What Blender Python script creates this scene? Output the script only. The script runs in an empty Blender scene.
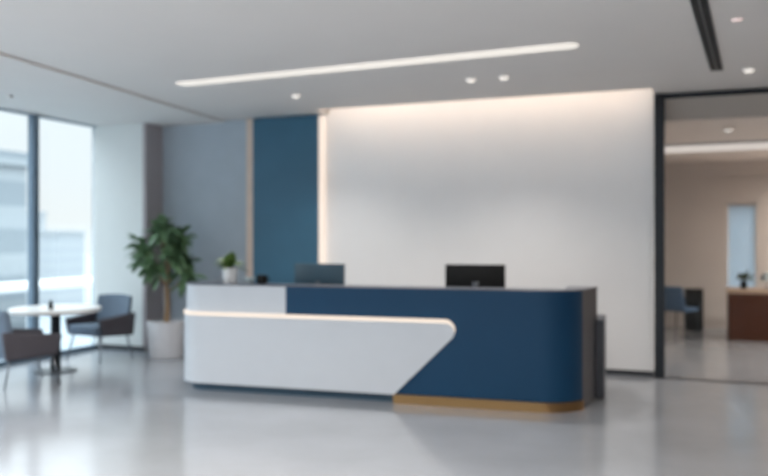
import bpy, bmesh, math, random
from math import sin, cos, pi, radians
from mathutils import Vector, Matrix
random.seed(7)
scn = bpy.context.scene
COL = scn.collection

# ------------------------------------------------------------------ camera
YAW = math.atan2(306, 800)
cam_d = bpy.data.cameras.new('camera')
cam = bpy.data.objects.new('camera', cam_d); COL.objects.link(cam)
cam.location = (0, 0, 1.57)
cam.rotation_euler = (pi/2, 0, YAW)
cam_d.sensor_width = 36; cam_d.lens = 36*800/768
cam_d.clip_end = 2000
cam_d.dof.use_dof = True
cam_d.dof.focus_distance = 3.0
cam_d.dof.aperture_fstop = 1.3
scn.camera = cam

# ------------------------------------------------------------------ view
scn.view_settings.view_transform = 'Standard'
scn.view_settings.look = 'None'
scn.view_settings.gamma = 1
scn.view_settings.use_curve_mapping = False
scn.view_settings.exposure = 1.08

# ------------------------------------------------------------------ sky
SKY = 1.1
w = bpy.data.worlds.new('sky'); scn.world = w; w.use_nodes = True
nt = w.node_tree; nt.nodes.clear()
tc = nt.nodes.new('ShaderNodeTexCoord'); sep = nt.nodes.new('ShaderNodeSeparateXYZ')
rmp = nt.nodes.new('ShaderNodeValToRGB'); bg = nt.nodes.new('ShaderNodeBackground'); out = nt.nodes.new('ShaderNodeOutputWorld')
nt.links.new(tc.outputs['Generated'], sep.inputs[0]); nt.links.new(sep.outputs['Z'], rmp.inputs[0])
nt.links.new(rmp.outputs[0], bg.inputs[0]); nt.links.new(bg.outputs[0], out.inputs[0])
cr = rmp.color_ramp
cr.elements[0].position = 0.0; cr.elements[0].color = (.48, .50, .51, 1)
cr.elements[1].position = 1.0; cr.elements[1].color = (3.05, 3.35, 3.55, 1)
for p_, c_ in ((.02, (.45, .452, .448, 1)), (.08, (.445, .46, .47, 1)), (.2, (.45, .48, .495, 1)), (.45, (1.85, 2.05, 2.2, 1))):
    e = cr.elements.new(p_); e.color = c_
bg.inputs[1].default_value = SKY

W_STRIP = .345      # ceiling strip emission
W_COVE = 5.2       # cove LED
W_SEAM = .37
SPOT = 95.0
FILL_SPOT = 160.0  # power of the added, unseen fill downlights

# ------------------------------------------------------------------ materials
def lin(r, g, b):
    f = lambda c: (c/255/12.92) if c/255 <= .04045 else ((c/255+.055)/1.055)**2.4
    return (f(r), f(g), f(b), 1)
def mat(name, col, rough=.5, metal=0, spec=.5, noise=0, nscale=6, bump=0, bscale=40, coat=0, stretch=None):
    m = bpy.data.materials.new(name); m.use_nodes = True
    nt = m.node_tree; b = nt.nodes['Principled BSDF']
    b.inputs['Base Color'].default_value = col; b.inputs['Roughness'].default_value = rough
    b.inputs['Metallic'].default_value = metal; b.inputs['Specular IOR Level'].default_value = spec
    if coat: b.inputs['Coat Weight'].default_value = coat; b.inputs['Coat Roughness'].default_value = .1
    tc = nt.nodes.new('ShaderNodeTexCoord'); src = tc.outputs['Object']
    if stretch:
        mp = nt.nodes.new('ShaderNodeMapping'); mp.inputs['Scale'].default_value = stretch
        nt.links.new(src, mp.inputs[0]); src = mp.outputs[0]
    if noise:
        n = nt.nodes.new('ShaderNodeTexNoise'); n.inputs['Scale'].default_value = nscale; n.inputs['Detail'].default_value = 5
        nt.links.new(src, n.inputs['Vector'])
        r = nt.nodes.new('ShaderNodeValToRGB')
        r.color_ramp.elements[0].position = .3; r.color_ramp.elements[1].position = .7
        r.color_ramp.elements[0].color = tuple(c*(1-noise) for c in col[:3])+(1,)
        r.color_ramp.elements[1].color = tuple(min(1, c*(1+noise)) for c in col[:3])+(1,)
        nt.links.new(n.outputs[0], r.inputs[0]); nt.links.new(r.outputs[0], b.inputs['Base Color'])
    if bump:
        n2 = nt.nodes.new('ShaderNodeTexNoise'); n2.inputs['Scale'].default_value = bscale
        nt.links.new(src, n2.inputs['Vector'])
        bp = nt.nodes.new('ShaderNodeBump'); bp.inputs['Strength'].default_value = bump; bp.inputs['Distance'].default_value = .01
        nt.links.new(n2.outputs[0], bp.inputs['Height']); nt.links.new(bp.outputs[0], b.inputs['Normal'])
    return m
def emit(name, col, s):
    m = bpy.data.materials.new(name); m.use_nodes = True; nt = m.node_tree
    b = nt.nodes['Principled BSDF']; b.inputs['Base Color'].default_value = (.35, .35, .35, 1)
    b.inputs['Emission Color'].default_value = col; b.inputs['Emission Strength'].default_value = s
    return m
def glass(name, tint, refl=1.0):
    m = bpy.data.materials.new(name); m.use_nodes = True; nt = m.node_tree; nt.nodes.clear()
    o = nt.nodes.new('ShaderNodeOutputMaterial'); mx = nt.nodes.new('ShaderNodeMixShader')
    t = nt.nodes.new('ShaderNodeBsdfTransparent'); t.inputs[0].default_value = tint
    g = nt.nodes.new('ShaderNodeBsdfGlossy'); g.inputs['Roughness'].default_value = .02; g.inputs[0].default_value = (refl, refl, refl, 1)
    f = nt.nodes.new('ShaderNodeLayerWeight'); f.inputs[0].default_value = .5
    pw = nt.nodes.new('ShaderNodeMath'); pw.operation = 'POWER'; pw.inputs[1].default_value = 4
    ml = nt.nodes.new('ShaderNodeMath'); ml.operation = 'MULTIPLY_ADD'; ml.inputs[1].default_value = .9; ml.inputs[2].default_value = .018
    nt.links.new(f.outputs['Facing'], pw.inputs[0]); nt.links.new(pw.outputs[0], ml.inputs[0])
    nt.links.new(ml.outputs[0], mx.inputs[0]); nt.links.new(t.outputs[0], mx.inputs[1]); nt.links.new(g.outputs[0], mx.inputs[2])
    nt.links.new(mx.outputs[0], o.inputs[0])
    return m

def floor_mat():
    m = mat('polished_stone', lin(146, 150, 156), rough=.22, spec=.9, noise=.07, nscale=1.3)
    nt = m.node_tree; b = nt.nodes['Principled BSDF']
    # slow variation of the polish
    n = nt.nodes.new('ShaderNodeTexNoise'); n.inputs['Scale'].default_value = 2.5; n.inputs['Detail'].default_value = 6
    tc = nt.nodes.new('ShaderNodeTexCoord'); nt.links.new(tc.outputs['Object'], n.inputs['Vector'])
    r = nt.nodes.new('ShaderNodeMapRange'); r.inputs['To Min'].default_value = .10; r.inputs['To Max'].default_value = .22
    nt.links.new(n.outputs[0], r.inputs[0]); nt.links.new(r.outputs[0], b.inputs['Roughness'])
    return m
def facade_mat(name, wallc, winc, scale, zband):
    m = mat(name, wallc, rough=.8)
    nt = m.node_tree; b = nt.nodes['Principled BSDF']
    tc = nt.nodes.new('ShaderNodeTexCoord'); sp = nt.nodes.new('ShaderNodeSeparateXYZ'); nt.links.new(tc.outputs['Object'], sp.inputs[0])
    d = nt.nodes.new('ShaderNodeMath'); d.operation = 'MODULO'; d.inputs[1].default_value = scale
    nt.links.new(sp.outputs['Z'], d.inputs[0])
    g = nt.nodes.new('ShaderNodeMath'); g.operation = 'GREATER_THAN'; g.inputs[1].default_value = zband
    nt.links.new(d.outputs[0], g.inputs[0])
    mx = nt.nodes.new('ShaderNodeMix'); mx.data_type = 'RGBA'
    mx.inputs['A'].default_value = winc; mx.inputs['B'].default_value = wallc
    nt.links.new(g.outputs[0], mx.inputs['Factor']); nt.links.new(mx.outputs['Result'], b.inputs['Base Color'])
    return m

M = dict(
    floor=floor_mat(),
    ceiling=mat('ceiling_paint', lin(218, 214, 211), rough=.75, noise=.01, nscale=2),
    white_wall=mat('white_wall_paint', lin(247, 247, 248), rough=.6, noise=.01, nscale=3),
    grey_wall=mat('grey_wall_paint', lin(170, 180, 190), rough=.6, noise=.03, nscale=4),
    taupe_wall=mat('taupe_paint', lin(172, 165, 168), rough=.6, noise=.02),
    beige_wall=mat('beige_plaster', lin(205, 197, 191), rough=.7, noise=.03, nscale=2),
    beige_ceiling=mat('beige_ceiling_paint', lin(238, 228, 220), rough=.8, noise=.02),
    absorber_wall=mat('brown_light_absorber', lin(128, 104, 86), rough=.6, noise=.12, stretch=(1, 12, .6)),
    column=mat('column_paint', lin(216, 219, 218), rough=.6, noise=.01),
    baseboard=mat('dark_baseboard', lin(50, 54, 60), rough=.5, noise=.05),
    frame=mat('blue_grey_aluminium', lin(104, 122, 138), rough=.4, metal=.2, noise=.03),
    black_frame=mat('black_aluminium', lin(34, 38, 44), rough=.35, metal=.4, noise=.05),
    navy_panel=mat('navy_lacquer_panel', lin(50, 98, 124), rough=.38, noise=.04, nscale=3),
    navy=mat('navy_lacquer', lin(10, 58, 90), rough=.5, spec=.3, noise=.03, nscale=3),
    desk_white=mat('white_lacquer', lin(194, 200, 208), rough=.35, noise=.01, coat=.1),
    desk_top=mat('grey_stone_top', lin(84, 88, 98), rough=.3, noise=.06, nscale=30),
    desk_side=mat('graphite_laminate', lin(60, 62, 70), rough=.45, noise=.05),
    toe=mat('dark_teal_plinth', lin(50, 78, 98), rough=.4, noise=.04),
    brass=mat('brushed_brass', lin(172, 136, 94), rough=.28, metal=1, noise=.08, nscale=20, stretch=(1, 1, 30)),
    pale_brass=mat('pale_brass', lin(208, 188, 174), rough=.5, metal=.1, noise=.04),
    chair_blue=mat('blue_grey_upholstery', lin(98, 112, 128), rough=.85, noise=.08, nscale=60, bump=.3, bscale=300),
    chair_arm=mat('taupe_upholstery', lin(74, 70, 76), rough=.85, noise=.08, nscale=60, bump=.3, bscale=300),
    far_chair=mat('steel_blue_upholstery', lin(70, 98, 128), rough=.8, noise=.08, nscale=50),
    metal=mat('satin_steel', lin(120, 124, 130), rough=.3, metal=.9, noise=.04),
    black_metal=mat('black_steel', lin(28, 32, 38), rough=.4, metal=.5, noise=.05),
    tabletop=mat('white_table_laminate', lin(232, 228, 224), rough=.3, noise=.01),
    pot=mat('pale_ceramic', lin(196, 196, 200), rough=.5, noise=.03, nscale=8),
    white_pot=mat('white_ceramic', lin(228, 230, 232), rough=.35, noise=.01),
    soil=mat('potting_soil', lin(52, 40, 32), rough=1, noise=.4, nscale=40, bump=1),
    bark=mat('tan_bark', lin(150, 122, 94), rough=.9, noise=.25, nscale=25, bump=.8, stretch=(1, 1, .2)),
    leaf=mat('green_leaf', lin(100, 132, 96), rough=.45, noise=.35, nscale=5),
    leaf2=mat('fresh_green_leaf', lin(84, 112, 52), rough=.5, noise=.3, nscale=12),
    leaf3=mat('olive_leaf', lin(74, 84, 48), rough=.5, noise=.3, nscale=12),
    screen_case=mat('dark_monitor_shell', lin(46, 74, 90), rough=.3, noise=.04),
    screen_case2=mat('black_monitor_shell', lin(10, 11, 12), spec=.25, rough=.55, noise=.05),
    screen=mat('black_screen_glass', lin(12, 13, 16), rough=.1),
    emblem=mat('silver_mark', lin(170, 172, 170), rough=.4, metal=.6),
    black=mat('black_plastic', lin(9, 10, 11), spec=.25, rough=.55, noise=.05),
    silver=mat('pale_silver', lin(190, 205, 210), rough=.35, metal=.3),
    walnut=mat('red_brown_walnut', lin(74, 37, 18), spec=.15, rough=.6, noise=.25, nscale=6, stretch=(18, 18, .6)),
    oak=mat('tan_oak', lin(190, 165, 142), rough=.45, noise=.06, stretch=(1, 10, 10)),
    cabinet=mat('black_laminate', lin(18, 19, 18), spec=.2, rough=.6, noise=.05),
    vent=mat('vent_black', lin(22, 24, 26), rough=.7),
    vent_rail=mat('vent_grey', lin(96, 98, 100), rough=.5, metal=.3),
    lens=emit('downlight_lens', (1, .93, .84, 1), .34),
    lens_dim=emit('sensor_lens', (1, .75, .7, 1), .25),
    strip=emit('strip_diffuser', (1, .93, .84, 1), W_STRIP),
    pendant=emit('pendant_diffuser', (1, .92, .86, 1), .36),
    cove=emit('cove_led', (1, .78, .60, 1), W_COVE),
    panel_led=emit('panel_led', (1, .82, .68, 1), .38),
    seam=emit('desk_led', (1, .80, .62, 1), W_SEAM),
    window_glass=glass('window_glass', (.93, .965, .975, 1), .9),
    tint_glass=glass('smoked_glass', (.86, .855, .85, 1), .4),
    ground=mat('plaza_paving', lin(122, 129, 134), rough=.9, noise=.08, nscale=.05),
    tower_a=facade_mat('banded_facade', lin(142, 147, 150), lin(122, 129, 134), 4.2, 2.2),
    tower_b=facade_mat('hazy_facade', lin(158, 161, 163), lin(152, 156, 160), 3.6, 1.6),  # distance haze painted into the facade colour
    tower_c=facade_mat('haze_toned_facade', lin(162, 163, 164), lin(155, 158, 161), 3.6, 1.6),  # skyline haze put into these pale tones
    roof=mat('reflection_white', lin(205, 205, 205), rough=.8),
)
# roller shade
def shade_mat():
    m = bpy.data.materials.new('roller_shade_fabric'); m.use_nodes = True; nt = m.node_tree; nt.nodes.clear()
    o = nt.nodes.new('ShaderNodeOutputMaterial'); mx = nt.nodes.new('ShaderNodeMixShader'); mx.inputs[0].default_value = .6
    a = nt.nodes.new('ShaderNodeBsdfDiffuse'); a.inputs[0].default_value = lin(205, 215, 222)
    t = nt.nodes.new('ShaderNodeBsdfTranslucent'); t.inputs[0].default_value = lin(210, 220, 228)
    nt.links.new(a.outputs[0], mx.inputs[1]); nt.links.new(t.outputs[0], mx.inputs[2]); nt.links.new(mx.outputs[0], o.inputs[0])
    return m
M['shade'] = shade_mat()

# ------------------------------------------------------------------ mesh helpers
class MB:
    def __init__(s): s.bm = bmesh.new()
    def poly8(s, p):     # 4 bottom ccw, 4 top ccw
        v = [s.bm.verts.new(q) for q in p]
        for f in ((3, 2, 1, 0), (4, 5, 6, 7), (0, 1, 5, 4), (1, 2, 6, 5), (2, 3, 7, 6), (3, 0, 4, 7)):
            s.bm.faces.new([v[i] for i in f])
        return s
    def box(s, x0, x1, y0, y1, z0, z1):
        return s.poly8([(x0, y0, z0), (x1, y0, z0), (x1, y1, z0), (x0, y1, z0), (x0, y0, z1), (x1, y0, z1), (x1, y1, z1), (x0, y1, z1)])
    def prism(s, poly, z0, z1):
        a = [s.bm.verts.new((x, y, z0)) for x, y in poly]; b = [s.bm.verts.new((x, y, z1)) for x, y in poly]
        s.bm.faces.new(a[::-1]); s.bm.faces.new(b)
        n = len(poly)
        for i in range(n): s.bm.faces.new((a[i], a[(i+1) % n], b[(i+1) % n], b[i]))
        return s
    def lathe(s, prof, n=32, c=(0, 0), smooth=True):
        rings = []
        for r, z in prof:
            if r < 1e-5: rings.append([s.bm.verts.new((c[0], c[1], z))])
            else: rings.append([s.bm.verts.new((c[0]+r*cos(2*pi*i/n), c[1]+r*sin(2*pi*i/n), z)) for i in range(n)])
        for a, b in zip(rings, rings[1:]):
            for i in range(n):
                j = (i+1) % n
                if len(a) == 1 and len(b) == 1: continue
                if len(a) == 1: f = s.bm.faces.new((a[0], b[j], b[i]))
                elif len(b) == 1: f = s.bm.faces.new((a[i], a[j], b[0]))
                else: f = s.bm.faces.new((a[i], a[j], b[j], b[i]))
                f.smooth = smooth
        return s
    def tube(s, pts, rad, n=10):
        pts = [Vector(p) for p in pts]
        if not isinstance(rad, (list, tuple)): rad = [rad]*len(pts)
        rings = []
        for i, p in enumerate(pts):
            t = (pts[min(i+1, len(pts)-1)]-pts[max(i-1, 0)]).normalized()
            u = t.orthogonal().normalized() if abs(t.z) < .9 else Vector((1, 0, 0)).cross(t).normalized()
            v = t.cross(u).normalized()
            rings.append([s.bm.verts.new(p+(u*cos(2*pi*k/n)+v*sin(2*pi*k/n))*rad[i]) for k in range(n)])
        for a, b in zip(rings, rings[1:]):
            for k in range(n):
                f = s.bm.faces.new((a[k], a[(k+1) % n], b[(k+1) % n], b[k])); f.smooth = True
        s.bm.faces.new(rings[0][::-1]); s.bm.faces.new(rings[-1])
        return s
    def bevel(s, w=.01, seg=2):
        bmesh.ops.remove_doubles(s.bm, verts=s.bm.verts, dist=1e-6)
        bmesh.ops.bevel(s.bm, geom=list(s.bm.edges), offset=w, segments=seg, affect='EDGES', profile=.5, clamp_overlap=True)
        for f in s.bm.faces: f.smooth = True
        return s
    def build(s, name, m, parent=None, kind=None, loc=None, rot=None):
        bmesh.ops.recalc_face_normals(s.bm, faces=s.bm.faces)
        for e in s.bm.edges:
            if len(e.link_faces) == 2 and e.calc_face_angle(0) > .62: e.smooth = False
        me = bpy.data.meshes.new(name); s.bm.to_mesh(me); s.bm.free()
        me.materials.append(m)
        o = bpy.data.objects.new(name, me); COL.objects.link(o)
        if parent: o.parent = parent
        if kind: o['kind'] = kind
        if loc: o.location = loc
        if rot: o.rotation_euler = rot
        return o
def thing(name, label, cat, loc=(0, 0, 0), rz=0, group=None):
    o = bpy.data.objects.new(name, None); COL.objects.link(o); o.empty_display_size = .1
    o.location = loc; o.rotation_euler = (0, 0, rz); o['label'] = label; o['category'] = cat
    if group: o['group'] = group
    return o
def tag(o, label, cat, group=None):
    o['label'] = label; o['category'] = cat
    if group: o['group'] = group
    return o
def S(name, mb, m, parent=None): return mb.build(name, m, parent, None if parent else 'structure')
def dup(root, loc, rz, label, group=None):
    r = root.copy(); COL.objects.link(r); r.location = loc; r.rotation_euler = (0, 0, rz); r['label'] = label
    if group: r['group'] = group
    for ch in list(root.children):
        c = ch.copy(); COL.objects.link(c); c.parent = r
        for g in list(ch.children):
            d = g.copy(); COL.objects.link(d); d.parent = c
    return r

# ------------------------------------------------------------------ setting
XL, XR, YF, YB, YW = -7.9, 6.5, -4.0, 9.54, 15.05   # left glazing, right wall, front glazing, back wall, far wall
HC = 3.19                                          # ceiling
S('floor', MB().box(XL-.3, XR+.2, YF-.3, YW+.3, -.25, 0), M['floor'])
CX0, CX1, WX = -4.42, -.385, -4.53                             # cove slot
c = MB()
c.box(XL-.3, XR+.2, YF-.3, 9.13, HC, HC+.4)
c.box(XL-.3, CX0, 9.13, YB+.1, HC, HC+.4)
c.box(CX1, XR+.2, 9.13, YB+.1, HC, HC+.4)
c.box(CX0, CX1, 9.13, YB+.1, HC+.22, HC+.4)
S('ceiling', c, M['ceiling'])
S('trim_1', MB().prism([(XL-.2, YF), (-5.02, YF), (-5.61, 5.32), (-6.0, YB), (XL-.2, YB)], HC-.028, HC-.0005), M['ceiling'])
# back wall pieces
S('wall_back', MB().box(-7.03, WX, YB, YB+.2, 0, HC), M['grey_wall'])
S('wall_feature', MB().box(WX, CX1, YB, YB+.2, .06, HC+.3), M['white_wall'])
S('baseboard_back', MB().box(WX, CX1, YB+.012, YB+.19, 0, .06), M['baseboard'])
S('baseboard_left', MB().box(-7.03, WX, YB-.012, YB, 0, .07), M['baseboard'])
S('wall_column', MB().box(XL-.03, -7.08, 9.15, YB+.2, 0, HC), M['column'])
S('wall_reveal', MB().box(-7.08, -7.03, 9.153, YB+.2, 0, HC), M['taupe_wall'])
S('baseboard_column', MB().box(XL+.06, -7.03, 9.135, 9.15, 0, .07), M['baseboard'])
S('wall_right', MB().box(XR, XR+.2, YF, YW, 0, HC), M['absorber_wall'])  # unseen wall, made dark brown to cut light on the desk corner
# front (behind the viewer) wall, unseen; its openings are added to light the desk
fw = MB()
xs = [-7.4+i*2.2 for i in range(5)]
fw.box(XL-.2, XR+.2, YF-.2, YF, 2.95, HC)
fw.box(XL-.2, XR+.2, YF-.2, YF, 0, .12)
S('wall_front', fw, M['white_wall'])

wn = [0]
def window(p0, p1, z0, z1, jw, mframe, mglass, depth=.10, pane=True, left_j=None, hd=.05, sl=.06):
    """a glazed bay from plan point p0 to p1: frame (two jambs, head, sill) and its pane"""
    wn[0] += 1
    p0 = Vector(p0); p1 = Vector(p1); L = (p1-p0).length; a = math.atan2(p1.y-p0.y, p1.x-p0.x)
    e = bpy.data.objects.new('window_%d' % wn[0], None); COL.objects.link(e); e['kind'] = 'structure'
    e.location = (p0.x, p0.y, 0); e.rotation_euler = (0, 0, a)
    m = MB(); d = depth/2; lj = left_j if left_j else jw
    m.box(0, lj, -d, d, z0, z1); m.box(L-jw, L, -d, d, z0, z1)
    m.box(lj, L-jw, -d*.6, d*.6, z1-hd, z1); m.box(lj, L-jw, -d, d, z0, z0+sl)
    o = m.build('window_frame', mframe, e); o['kind'] = 'structure'
    if pane:
        o = MB().box(lj, L-jw, -.006, .006, z0+sl, z1-hd).build('pane', mglass, e); o['kind'] = 'structure'
    return e
# left glazing
ys = [9.175, 8.04, 6.54, 5.04, 3.54, 2.04, .54, -.96, -2.46, YF]
for a, b in zip(ys, ys[1:]):
    window((XL, b+0), (XL, a), .0, HC-.035, .07 if a < 9 else .02, M['frame'], M['window_glass'], depth=.10, hd=.012)
for a, b in zip(xs, xs[1:]):
    window((a, YF-.1), (b, YF-.1), .12, 2.95, .05, M['frame'], M['window_glass'], depth=.1)  # unseen glazing, added so sky light reaches the desk front
S('wall_corner', MB().box(XL-.2, xs[0], YF-.2, YF, .12, 2.95).box(xs[-1], XR+.2, YF-.2, YF, .12, 2.95), M['white_wall'])  # unseen wall left solid here to hold back daylight from the right

# glass partition on the right
window((-.375, YB-.03), (1.9, YB-.03), 0, HC-.01, .06, M['black_frame'], M['tint_glass'], depth=.1, sl=.004, left_j=.11)
window((1.9, YB-.03), (4.2, YB-.03), 0, HC-.01, .06, M['black_frame'], M['tint_glass'], depth=.1, sl=.004)
window((4.2, YB-.03), (XR, YB-.03), 0, HC-.01, .06, M['black_frame'], M['tint_glass'], depth=.1, sl=.004)

# far room behind the glass
S('ceiling_far', MB().box(-1.6, XR+.2, YB+.12, YW+.2, 2.90, HC), M['beige_ceiling'])
S('wall_far_left', MB().box(-1.6, -1.4, YB+.2, YW, 0, 2.90), M['beige_wall'])
bw = MB(); WX0, WX1 = .60, 1.06
bw.box(-1.6, WX0, YW, YW+.2, 0, 2.90); bw.box(WX1, XR+.2, YW, YW+.2, 0, 2.90)
bw.box(WX0, WX1, YW, YW+.2, 2.17, 2.90); bw.box(WX0, WX1, YW, YW+.2, 0, .3)
S('wall_far_back', bw, M['beige_wall'])
S('trim_2', MB().box(-1.4, XR, YW-.10, YW, 2.68, 2.90), M['beige_wall'])
S('baseboard_far', MB().box(-1.4, XR, YW-.012, YW, 0, .08), M['beige_wall'])
for a, b in ((WX0, WX1),):
    e = window((a, YW+.08), (b, YW+.08), .3, 2.17, .02, M['beige_wall'], M['window_glass'], depth=.06)
    if True:
        o = MB().box(.03, b-a-.03, -.036, -.03, .36, 2.12).build('roller_shade', M['shade'], e); o['kind'] = 'structure'

# ------------------------------------------------------------------ outside
S('ground_outside', MB().box(-900, 60, -300, 1200, -25.5, -25), M['ground'])
def tower(x0, x1, y0, y1, top, m, label, band=None):
    r = thing('office_tower', label, 'building', ((x0+x1)/2, (y0+y1)/2, -25))
    hx, hy = (x1-x0)/2, (y1-y0)/2
    MB().box(-hx, hx, -hy, hy, 0, top+25).build('facade', m, r)
    MB().box(-hx-.4, hx+.4, -hy-.4, hy+.4, top+25, top+26.2).build('parapet', m, r)
    return r
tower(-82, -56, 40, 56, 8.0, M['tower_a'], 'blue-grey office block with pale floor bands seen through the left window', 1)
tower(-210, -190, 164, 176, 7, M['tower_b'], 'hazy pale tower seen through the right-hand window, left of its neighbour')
tower(-262, -244, 236, 254, 11, M['tower_c'], 'faint haze-toned tower on the skyline, taller one in the right-hand window')
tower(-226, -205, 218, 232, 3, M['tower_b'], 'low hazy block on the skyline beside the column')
tag(MB().box(-54, -49, 36, 64, -2.6, -2.2).build('window_reflection_slab', M['roof']), 'white slab outside standing in for a bright band reflected in the window', 'roof')  # added slab; stands in for a bright reflection in the window glass

# ------------------------------------------------------------------ ceiling fittings
t = thing('ceiling_light_strip', 'long white linear light strip set in the ceiling above the reception desk', 'light', (-2.95, 6.955, HC), math.atan2(-.26, 4.16))
def round_bar(L, wd, z0, z1):
    m = MB(); r = wd/2; pts = []
    for k in range(9): a = -pi/2+pi*k/8; pts.append((L/2-r+r*cos(a), r*sin(a)))
    for k in range(9): a = pi/2+pi*k/8; pts.append((-L/2+r+r*cos(a), r*sin(a)))
    m.prism(pts, z0, z1); return m
round_bar(4.17, .2, -.012, -.001).build('diffuser', M['strip'], t)
def downlight(name, label, x, y, z, m=None, r=.050, power=SPOT, wide=125, group='small round ceiling downlights'):
    t = thing(name, label, 'light', (x, y, z), 0, group)
    MB().lathe([(r, -.001), (r+.018, -.001), (r+.018, -.008), (r, -.010), (r, -.001)], 24).build('trim_ring', M['ceiling'], t)
    MB().lathe([(0, -.048), (r*.4, -.046), (r*.75, -.038), (r*.97, -.020), (r*.95, -.0015), (0, -.0015)], 24).build('lens', m or M['lens'], t)
    if power:
        l = bpy.data.lights.new('downlight_beam', 'SPOT'); l.energy = power; l.color = (1, .93, .86) if wide < 140 or (z > 3 and x < 2) else (1, .92, .83); l.spot_size = radians(wide); l.spot_blend = .9; l.shadow_soft_size = .06
        o = bpy.data.objects.new('downlight_beam', l); COL.objects.link(o); o.parent = t; o.location = (0, 0, -.05)
    return t
def at_ceiling(px, py, z):
    d = (z-1.57)*800/(238-py); k = (px-384)/800
    return d*(k*cos(YAW)-sin(YAW)), d*(k*sin(YAW)+cos(YAW))
for px, py, z, lab, kind, pw in (
    (296, 96, HC, 'small round downlight in the ceiling near the navy panel', None, SPOT*.95),
    (471, 80, HC, 'left of the pair of small downlights before the white wall', None, SPOT*.62),
    (504, 77.5, HC, 'right of the pair of small downlights before the white wall', None, SPOT*.62),
    (749, 70, HC, 'small downlight right of the black ceiling vent, before the glass', None, SPOT*.1),
    (728, 130.5, 2.90, 'round downlight in the far room seen through the glass', None, SPOT*.8)):
    x, y = at_ceiling(px, py-1.5, z)
    downlight('downlight', lab, x, y, z, kind, power=pw)
x, y = at_ceiling(737, 19, HC)
t = thing('ceiling_sensor', 'faint small round sensor in the ceiling at upper right', 'sensor', (x, y, HC))
MB().lathe([(0, -.02), (.03, -.018), (.042, -.001), (0, -.001)], 24).build('dome', M['lens_dim'], t)
x, y = at_ceiling(10, 96, HC-.035)
t = thing('ceiling_sensor', 'faint small round fitting in the ceiling above the left window', 'sensor', (x, y, HC-.035))
MB().lathe([(0, -.02), (.03, -.018), (.042, -.001), (0, -.001)], 24).build('dome', M['ceiling'], t)
# slot vent
V0 = Vector(at_ceiling(699, 0, HC)); V1 = Vector(at_ceiling(717, 70, HC)); dv = (V1-V0).normalized()
VS = V1-dv*3.2; L = 3.2
t = thing('ceiling_vent', 'black linear slot vent in the ceiling at upper right', 'vent', (VS.x, VS.y, HC), math.atan2(dv.y, dv.x))
MB().box(0, L, -.054, .054, -.006, -.001).build('backing', M['vent'], t)
rl = MB()
for y_ in (-.056, .048): rl.box(0, L, y_, y_+.008, -.012, -.001)
rl.box(0, L, -.006, .006, -.012, -.001)
rl.build('rail', M['vent_rail'], t)
# cove LED inside the slot, on its front side
o = MB().box(CX0+.02, CX1-.02, 9.132, 9.15, HC+.10, HC+.13).build('cove_light', M['cove'])
tag(o, 'warm hidden light strip in the ceiling slot over the white wall', 'light')

# navy panel with brass edge and led edge
def wx(px, Y):   # world x seen at px on the plane Y
    k = (px-384)/800; d = Y/(cos(YAW)+k*sin(YAW)); return d*(k*cos(YAW)-sin(YAW))
PF = YB-.12
px0, px1 = wx(253, PF), wx(318, PF)
t = thing('wall_panel', 'tall navy blue wall panel with a brass edge, left of the white wall', 'wall panel', ((px0+px1)/2, YB, 0))
hw = (px1-px0)/2
MB().box(-hw, hw, -.12, -.001, .02, HC-.015).build('board', M['navy_panel'], t)
MB().box(-hw-.10, -hw, -.125, -.001, .02, HC-.015).build('brass_edge', M['pale_brass'], t)['label'] = 'pale brass upright edge strip'
MB().box(hw, hw+.055, -.10, -.002, .02, HC-.03).build('light_strip', M['panel_led'], t)['label'] = 'warm glowing vertical light strip'

# ------------------------------------------------------------------ reception desk
DR = math.atan2(.0657, .9978)
desk = thing('reception_desk', 'long curved reception desk, white at left and navy blue at right, with a glowing seam', 'reception desk', (-4.99, 6.985, 0), DR)
DL = 4.205; RL, RR, BK = .30, .42, .75; XA = 3.715; AM = radians(65)
def path(s):
    """outline in plan and its outward normal; s equals x along the straight front"""
    if s < RL:
        a = (RL-s)/RL
        if a < pi/2: return Vector((RL-RL*sin(a), RL-RL*cos(a), 0)), Vector((-sin(a), -cos(a), 0))
        return Vector((0, RL+(a-pi/2)*RL, 0)), Vector((-1, 0, 0))
    if s > XA:
        a = (s-XA)/RR
        if a <= AM: return Vector((XA+RR*sin(a), RR-RR*cos(a), 0)), Vector((sin(a), -cos(a), 0))
        P1 = Vector((XA+RR*sin(AM), RR-RR*cos(AM), 0)); P2 = Vector((DL, BK, 0)); D = (P2-P1).normalized()
        return P1+D*(s-XA-RR*AM), Vector((D.y, -D.x, 0))
    return Vector((s, 0, 0)), Vector((0, -1, 0))
SMIN = RL-RL*pi/2-(BK-RL); SRC = XA+RR*AM; SMAX = SRC+(Vector((DL, BK))-Vector((XA+RR*sin(AM), RR-RR*cos(AM)))).length
def srange(a, b):
    br = [a, b]
    n0 = RL-RL*pi/2; n1 = XA
    for k in range(17):
        br.append(n0+(RL-n0)*k/16); br.append(n1+(SRC-n1)*k/16)
    k = a
    while k < b: br.append(k); k += .25
    return sorted(set(round(x, 4) for x in br if a-1e-6 <= x <= b+1e-6))
def ribbon(lo, hi, o0, o1):
    """closed solid between two (s,z) polylines, from offset o0 to o1 outward"""
    m = MB(); cs = []
    for (s0, z0), (s1, z1) in zip(lo, hi):
        P0, N0 = path(s0); P1, N1 = path(s1)
        cs.append([m.bm.verts.new(q) for q in (
            P0+N0*o1+Vector((0, 0, z0)), P1+N1*o1+Vector((0, 0, z1)), P1+N1*o0+Vector((0, 0, z1)), P0+N0*o0+Vector((0, 0, z0)))])
    for a, b in zip(cs, cs[1:]):
        for i in range(4):
            f = m.bm.faces.new((a[i], b[i], b[(i+1) % 4], a[(i+1) % 4]))
            if i in (0, 2): f.smooth = True
    m.bm.faces.new(cs[0]); m.bm.faces.new(cs[-1][::-1])
    return m
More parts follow.
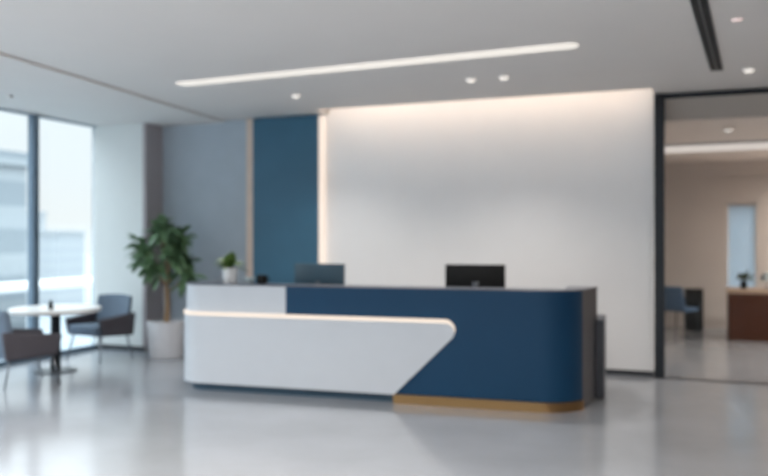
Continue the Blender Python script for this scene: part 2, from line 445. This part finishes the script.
def band(a, b, z0, z1, o0, o1):
    ss = srange(a, b); return ribbon([(s, z0) for s in ss], [(s, z1) for s in ss], o0, o1)
ZB, ZT = .09, 1.088
SX = 1.245
band(SMIN, SX, ZB, ZT, -.03, 0).build('counter_front', M['desk_white'], desk)['label'] = 'white curved left end of the counter front'
band(SX, SRC, ZB, ZT, -.03, 0).build('counter_front', M['navy'], desk)['label'] = 'navy blue counter front with rounded right end'
# lower white skirt panel with the diagonal end
ZS = .778
E1 = 2.93; E0 = 2.37
lo, hi = [], []
ss = [s for s in srange(SMIN, E0)]
for s in ss: lo.append((s, ZB-.005)); hi.append((s, ZS))
r = .07
def low(s):  return ZB-.005+(s-E0)/(E1-E0)*(ZS-.12-ZB)
cx, cz = E1-.06, ZS-.085
import bisect
s_ = E0+.02
edge = []          # rounded outer end, from top going to the diagonal
n = 14
for k in range(n+1):
    a = pi/2-(pi/2+radians(38))*k/n
    edge.append((cx+.085*cos(a), cz+.085*sin(a)))
diag_end = edge[-1]
def zlo(s):
    if s <= diag_end[0]: return ZB-.005+(s-E0)/(diag_end[0]-E0)*(diag_end[1]-ZB+.005)
    for p, q in zip(edge, edge[1:]):
        if q[0] <= s <= p[0] and p[1] < cz+.001: return q[1]+(p[1]-q[1])*(s-q[0])/max(1e-6, p[0]-q[0])
    return cz
def zhi(s):
    if s <= cx: return ZS
    t_ = min(1, (s-cx)/.085); return cz+.085*math.sqrt(max(0, 1-t_*t_))
s_ = E0+.05
while s_ < cx+.084:
    lo.append((s_, zlo(s_))); hi.append((s_, zhi(s_))); s_ += .02 if s_ > 2.76 else .05
lo.append((cx+.085, cz-.001)); hi.append((cx+.085, cz+.001))
ribbon(lo, hi, -.001, .022).build('skirt_panel', M['desk_white'], desk)['label'] = 'white lower panel with a slanted right end'
# glowing seam along its top and round the end
ls = [(s, ZS) for s in srange(SMIN, cx-.01)]
us = [(s, ZS+.034) for s, _ in ls]
for k, (a, b) in enumerate(edge[:11]):
    ang = pi/2-(pi/2+radians(38))*k/n
    wd = .034-.0032*k
    ls.append((a, b)); us.append((a+wd*cos(ang), b+wd*sin(ang)))
ribbon(ls, us, -.001, .028).build('light_seam', M['seam'], desk)['label'] = 'warm glowing seam along the white panel'
band(SMIN, E0+.01, 0, ZB, -.16, -.06).build('plinth', M['toe'], desk)['label'] = 'dark recessed plinth'
band(E0-.01, SRC, 0, ZB-.005, -.08, .012).build('plinth', M['brass'], desk)['label'] = 'brass plinth band'
# graphite right side, upper then lower wing
band(SRC+.002, SMAX, .02, ZT, -.03, -.001).build('side_panel', M['desk_side'], desk)
MB().box(DL-.30, DL+.065, BK-.02, 1.32, .02, .775).build('wing_cabinet', M['desk_side'], desk)
# counter top, follows the outline
ss = srange(SMIN, SMAX); poly = []
for s in ss:
    P, N = path(s); q = P+N*.006; poly.append((q.x, q.y))
inner = [(DL-.28, BK), (DL-.28, .30), (.28, .30), (.28, BK)]
MB().prism(poly+inner, ZT, ZT+.010).build('counter_top', M['desk_top'], desk)
MB().box(.3, DL-.302, .305, 1.32, .735, .775).build('work_top', M['desk_top'], desk)
MB().box(.29, DL-.29, .26, .30, .08, ZT-.002).build('back_panel', M['desk_white'], desk)
MB().box(.0, .30, BK, 1.32, .02, .775).build('drawer_unit', M['desk_white'], desk)
def desk_pt(x, y):  # world -> stay in world
    return x, y
WZ = .775
# monitors
def monitor(label, loc, rz, wd, z0, h, shell, mark):
    t = thing('computer_monitor', label, 'monitor', loc, rz, 'monitors on the reception desk')
    MB().box(-.12, .12, -.09, .09, 0, .015).bevel(.005).build('base', shell, t)
    MB().poly8([(-.03, -.03, .012), (.03, -.03, .012), (.03, .0, .012), (-.03, .0, .012), (-.025, -.045, z0+h*.5), (.025, -.045, z0+h*.5), (.025, -.02, z0+h*.5), (-.025, -.02, z0+h*.5)]).build('stand', M['metal'], t)
    b = MB().box(-wd/2, wd/2, -.02, .02, z0, z0+h); b.bevel(.006); s = b.build('shell', shell, t)
    MB().box(-wd/2+.012, wd/2-.012, .0205, .0215, z0+.012, z0+h-.012).build('screen', M['screen'], t)
    if mark:
        MB().lathe([(0, -.012), (.011, -.012), (.011, 0), (0, 0)], 20).build('emblem', M['emblem'], t, loc=(.03, -.045, z0+h*.48), rot=(pi/2, 0, 0))
    return t
monitor('dark teal monitor seen from behind, in front of the navy wall panel', (-3.80, 7.95, WZ), radians(-8), .64, .125, .39, M['screen_case'], False)
monitor('black monitor seen from behind, in front of the white wall', (-2.08, 8.08, WZ), radians(7), .62, .16, .36, M['screen_case2'], True)
# things on the counter
CT = ZT+.010
def leafy(m, n, rad, h, length, width, z0, up=.5, seed=1, c=(0, 0), droop=.4):
    rnd = random.Random(seed)
    for i in range(n):
        a = rnd.uniform(0, 2*pi); el = rnd.uniform(-.35, 1.3)*up+.3
        rr = rad*rnd.uniform(.15, .75)
        base = Vector((c[0]+rr*cos(a)*.7, c[1]+rr*sin(a)*.7, z0+h*rnd.random()))
        d = Vector((cos(a)*cos(el), sin(a)*cos(el), sin(el)))
        leaf(m, base, d, length*rnd.uniform(.7, 1.2), width*rnd.uniform(.8, 1.2), droop, rnd)
def leaf(m, base, d, L, W, droop, rnd):
    side = d.cross(Vector((0, 0, 1)))
    if side.length < .05: side = Vector((1, 0, 0))
    side.normalize(); side = (side+Vector((rnd.uniform(-.4, .4),)*3)).normalized()
    nrm = side.cross(d).normalized()
    rows = []
    for k in range(6):
        t = k/5; w_ = W*.5*math.sin(pi*min(.97, t*.9+.06))**.8
        p = base+d*(L*t)+Vector((0, 0, -1))*(droop*L*t*t)
        rows.append((m.bm.verts.new(p-side*w_+nrm*w_*.35), m.bm.verts.new(p), m.bm.verts.new(p+side*w_+nrm*w_*.35)))
    for a, b in zip(rows, rows[1:]):
        for j in range(2):
            f = m.bm.faces.new((a[j], a[j+1], b[j+1], b[j])); f.smooth = True
t = thing('potted_plant', 'small green plant in a white pot on the left end of the reception desk', 'plant', (-4.49, 7.235, CT))
MB().lathe([(0, 0), (.06, 0), (.068, .01), (.076, .16), (.072, .163), (.067, .156), (.065, .135), (0, .135)], 32).build('pot', M['white_pot'], t)
m = MB(); leafy(m, 60, .07, .06, .16, .05, .14, up=1.15, seed=3, droop=.25); m.build('foliage', M['leaf2'], t)
t = thing('glass_bowl', 'small pale bowl on the desk between the little plant and the black cup', 'bowl', (-4.28, 7.27, CT))
MB().lathe([(0, 0), (.035, 0), (.04, .008), (.06, .06), (.055, .062), (.035, .012), (0, .010)], 32).build('bowl', M['silver'], t)
t = thing('desk_cup', 'small black cup on the desk in front of the navy wall panel', 'cup', (-4.13, 7.27, CT), .3)
MB().lathe([(0, 0), (.04, 0), (.056, .02), (.058, .07), (.05, .09), (.046, .088), (.045, .02), (0, .015)], 28).build('cup', M['black'], t)
MB().tube([(.046, 0, .07), (.07, 0, .068), (.078, 0, .045), (.068, 0, .024), (.044, 0, .022)], .006, 8).build('handle', M['black'], t)

# ------------------------------------------------------------------ seating corner
def armchair(label, loc, rz):
    """faces local -Y"""
    t = thing('armchair', label, 'chair', loc, rz, 'low armchairs round the white table')
    MB().poly8([(-.26, -.29, .33), (.26, -.29, .33), (.26, .24, .31), (-.26, .24, .31), (-.27, -.30, .465), (.27, -.30, .465), (.27, .20, .445), (-.27, .20, .445)]).bevel(.035, 3).build('seat', M['chair_blue'], t)
    # reclined, gently curved backrest
    m = MB(); N = 10; rows = []
    for k in range(N+1):
        u = -1+2*k/N; x = .30*u
        cy = -.07*u*u
        rows.append([m.bm.verts.new(q) for q in ((x, .19+cy, .32), (x*.96, .30+cy*1.1, .83-.015*u*u), (x*.96, .35+cy*1.1, .82-.015*u*u), (x, .27+cy, .30))])
    for a, b in zip(rows, rows[1:]):
        for i in range(4): m.bm.faces.new((a[i], b[i], b[(i+1) % 4], a[(i+1) % 4]))
    m.bm.faces.new(rows[0]); m.bm.faces.new(rows[-1][::-1])
    m.bevel(.02, 3).build('backrest', M['chair_blue'], t)
    for sx in (-1, 1):
        x0, x1 = sorted((sx*.27, sx*.325))
        MB().poly8([(x0, -.26, .33), (x1, -.26, .33), (x1, .26, .30), (x0, .26, .30), (x0, -.31, .545), (x1, -.31, .545), (x1, .30, .60), (x0, .30, .60)]).bevel(.022, 3).build('armrest', M['chair_arm'], t)
        for y0, y1 in ((-.22, -.29), (.20, .27)):
            MB().tube([(sx*.24, y0, .34), (sx*.29, y1, 0)], [.014, .009], 10).build('leg', M['metal'], t)
    return t
c1 = armchair('blue-grey armchair with dark arms beyond the round table, in front of the white column', (-7.14, 8.38, 0), radians(-6))
c2 = dup(c1, (-6.69, 6.64, 0), radians(152), 'dark armchair nearest the viewer at the left edge, its back turned')
t = thing('round_table', 'round white café table on a black pedestal between two armchairs', 'table', (-6.98, 7.42, 0))
MB().lathe([(0, .70), (.49, .70), (.505, .71), (.51, .742), (.50, .75), (0, .75)], 64).build('tabletop', M['tabletop'], t)
MB().lathe([(0, .02), (.06, .02), (.055, .685), (.11, .698), (0, .699)], 24).build('pedestal', M['black_metal'], t)
MB().lathe([(0, 0), (.24, 0), (.24, .012), (.07, .03), (0, .03)], 48).build('base', M['black_metal'], t)
t = thing('bottle', 'tiny black bottle standing on the round white table', 'bottle', (-6.88, 7.24, .75))
MB().lathe([(0, 0), (.026, 0), (.028, .01), (.028, .06), (.012, .085), (0, .085)], 20).build('body', M['black'], t)
MB().lathe([(0, .0855), (.014, .0855), (.014, .105), (0, .107)], 16).build('cap', M['black'], t)

# big potted tree
t = thing('potted_tree', 'large leafy indoor tree in a pale round planter before the grey wall', 'plant', (-6.45, 8.83, 0))
MB().lathe([(0, 0), (.205, 0), (.215, .01), (.25, .47), (.245, .48), (.225, .48), (.222, .43), (0, .43)], 48).build('planter', M['pot'], t)
MB().lathe([(0, .431), (.221, .431), (.15, .445), (0, .45)], 32).build('soil', M['soil'], t)
m = MB()
m.tube([(0, 0, .44), (.015, .01, .7), (.0, 0, .95), (.02, 0, 1.2)], [.04, .034, .03, .022], 12)
rnd = random.Random(11); tips = []
for k in range(11):
    a = k*2.4; z0 = .85+.035*k; rr = .38*rnd.uniform(.5, 1.05) if k < 8 else .15
    tip = Vector((rr*cos(a), rr*sin(a), 1.07+.062*k+rnd.uniform(-.04, .04))); tips.append(tip)
    m.tube([(.005, 0, z0), (tip.x*.5, tip.y*.5, (z0+tip.z)/2-.02), tuple(tip)], [.014, .010, .006], 7)
m.build('trunk', M['bark'], t)
m = MB()
for tip in tips:
    for q in range(30):
        a = rnd.uniform(0, 2*pi); el = rnd.uniform(-.7, 1.0)
        d = Vector((cos(a)*cos(el), sin(a)*cos(el), sin(el)))
        out_ = Vector((tip.x, tip.y, 0)); d = (d+out_*1.2).normalized()
        leaf(m, tip+Vector((rnd.uniform(-.06, .06), rnd.uniform(-.06, .06), rnd.uniform(-.12, .06))), d, rnd.uniform(.15, .25), rnd.uniform(.08, .12), rnd.uniform(.1, .45), rnd)
m.build('foliage', M['leaf'], t)

# ------------------------------------------------------------------ far room
t = thing('pendant_light', 'long suspended light bar in the room behind the glass', 'light', (1.35, 12.0, 2.90), radians(-3))
MB().box(-2.1, 2.1, -.04, .04, -.03, 0).build('housing', M['metal'], t)
MB().box(-2.1, 2.1, -.05, .05, -.12, -.03).build('diffuser', M['pendant'], t)
t = thing('wooden_desk', 'red-brown wooden desk with a tan top behind the glass', 'desk', (1.50, 13.75, 0))
MB().box(-.96, .96, -.38, .38, .72, .78).bevel(.006).build('desktop', M['oak'], t)
MB().box(-.94, .94, -.36, -.33, .0, .72).build('front_panel', M['walnut'], t)
for sx in (-1, 1):
    MB().box(sx*.94-.0 if sx < 0 else .90, -.90 if sx < 0 else .94, -.33, .36, 0, .72).build('side_panel', M['walnut'], t)
t = thing('potted_plant', 'small olive plant in a black pot on the wooden desk', 'plant', (.78, 13.62, .78))
MB().lathe([(0, 0), (.04, 0), (.05, .02), (.055, .09), (.035, .13), (.03, .13), (.03, .11), (0, .11)], 24).build('pot', M['black'], t)
m = MB(); leafy(m, 46, .09, .07, .13, .05, .14, up=.8, seed=9, droop=.35); m.build('foliage', M['leaf3'], t)
t = thing('desk_lamp', 'white domed lamp on the wooden desk at the right edge', 'lamp', (1.12, 13.70, .78))
MB().lathe([(0, 0), (.07, 0), (.07, .012), (.01, .02), (.009, .16), (0, .16)], 24).build('stand', M['metal'], t)
MB().lathe([(.11, .13), (.10, .19), (.06, .24), (0, .255), (0, .25), (.055, .235), (.095, .185), (.105, .13)], 28).build('lamp_shade', M['silver'], t)
t = thing('low_cabinet', 'narrow black low cabinet against the beige wall behind the glass', 'cabinet', (.06, 14.65, 0))
MB().box(-.15, .15, -.2, .2, .0, .70).bevel(.006).build('body', M['cabinet'], t)
MB().box(-.14, .14, -.215, -.201, .03, .68).build('door', M['cabinet'], t)
MB().box(.10, .11, -.235, -.2155, .40, .52).build('handle', M['metal'], t)
t = thing('office_chair', 'steel blue chair on thin dark legs behind the glass, beside the black cabinet', 'chair', (-.14, 13.45, 0), radians(150))
MB().poly8([(-.2, -.2, .42), (.2, -.2, .42), (.2, .2, .42), (-.2, .2, .42), (-.21, -.21, .48), (.21, -.21, .48), (.2, .2, .47), (-.2, .2, .47)]).bevel(.02).build('seat', M['far_chair'], t)
MB().poly8([(-.2, .17, .46), (.2, .17, .46), (.2, .21, .46), (-.2, .21, .46), (-.18, .24, .82), (.18, .24, .82), (.18, .28, .81), (-.18, .28, .81)]).bevel(.015).build('backrest', M['far_chair'], t)
for sx in (-1, 1):
    for sy in (-1, 1):
        MB().tube([(sx*.17, sy*.17, .43), (sx*.21, sy*.21, 0)], [.012, .009], 8).build('leg', M['black_metal'], t)
# unseen fill lamps added to brighten the lobby and the far room
for x in (-6.2, -4.4, -2.6, -.8, 2.2):
    for y in (3.4, .4, -2.6):
        downlight('downlight', 'unseen fill downlight added in the lobby ceiling for brightness', x, y, HC, power=FILL_SPOT, wide=155, group='added lobby fill downlights beyond the view')  # spots added as fill light, no fixtures known here
for x, y in ((2.6, 10.9), (4.6, 13.2), (2.6, 14.2), (4.4, 10.9)):
    downlight('downlight', 'unseen fill downlight added to brighten the far room', x, y, 2.90, power=FILL_SPOT*1.35, wide=172, group='added far room fill downlights beyond the view')  # extra spots added to lift the dim far room
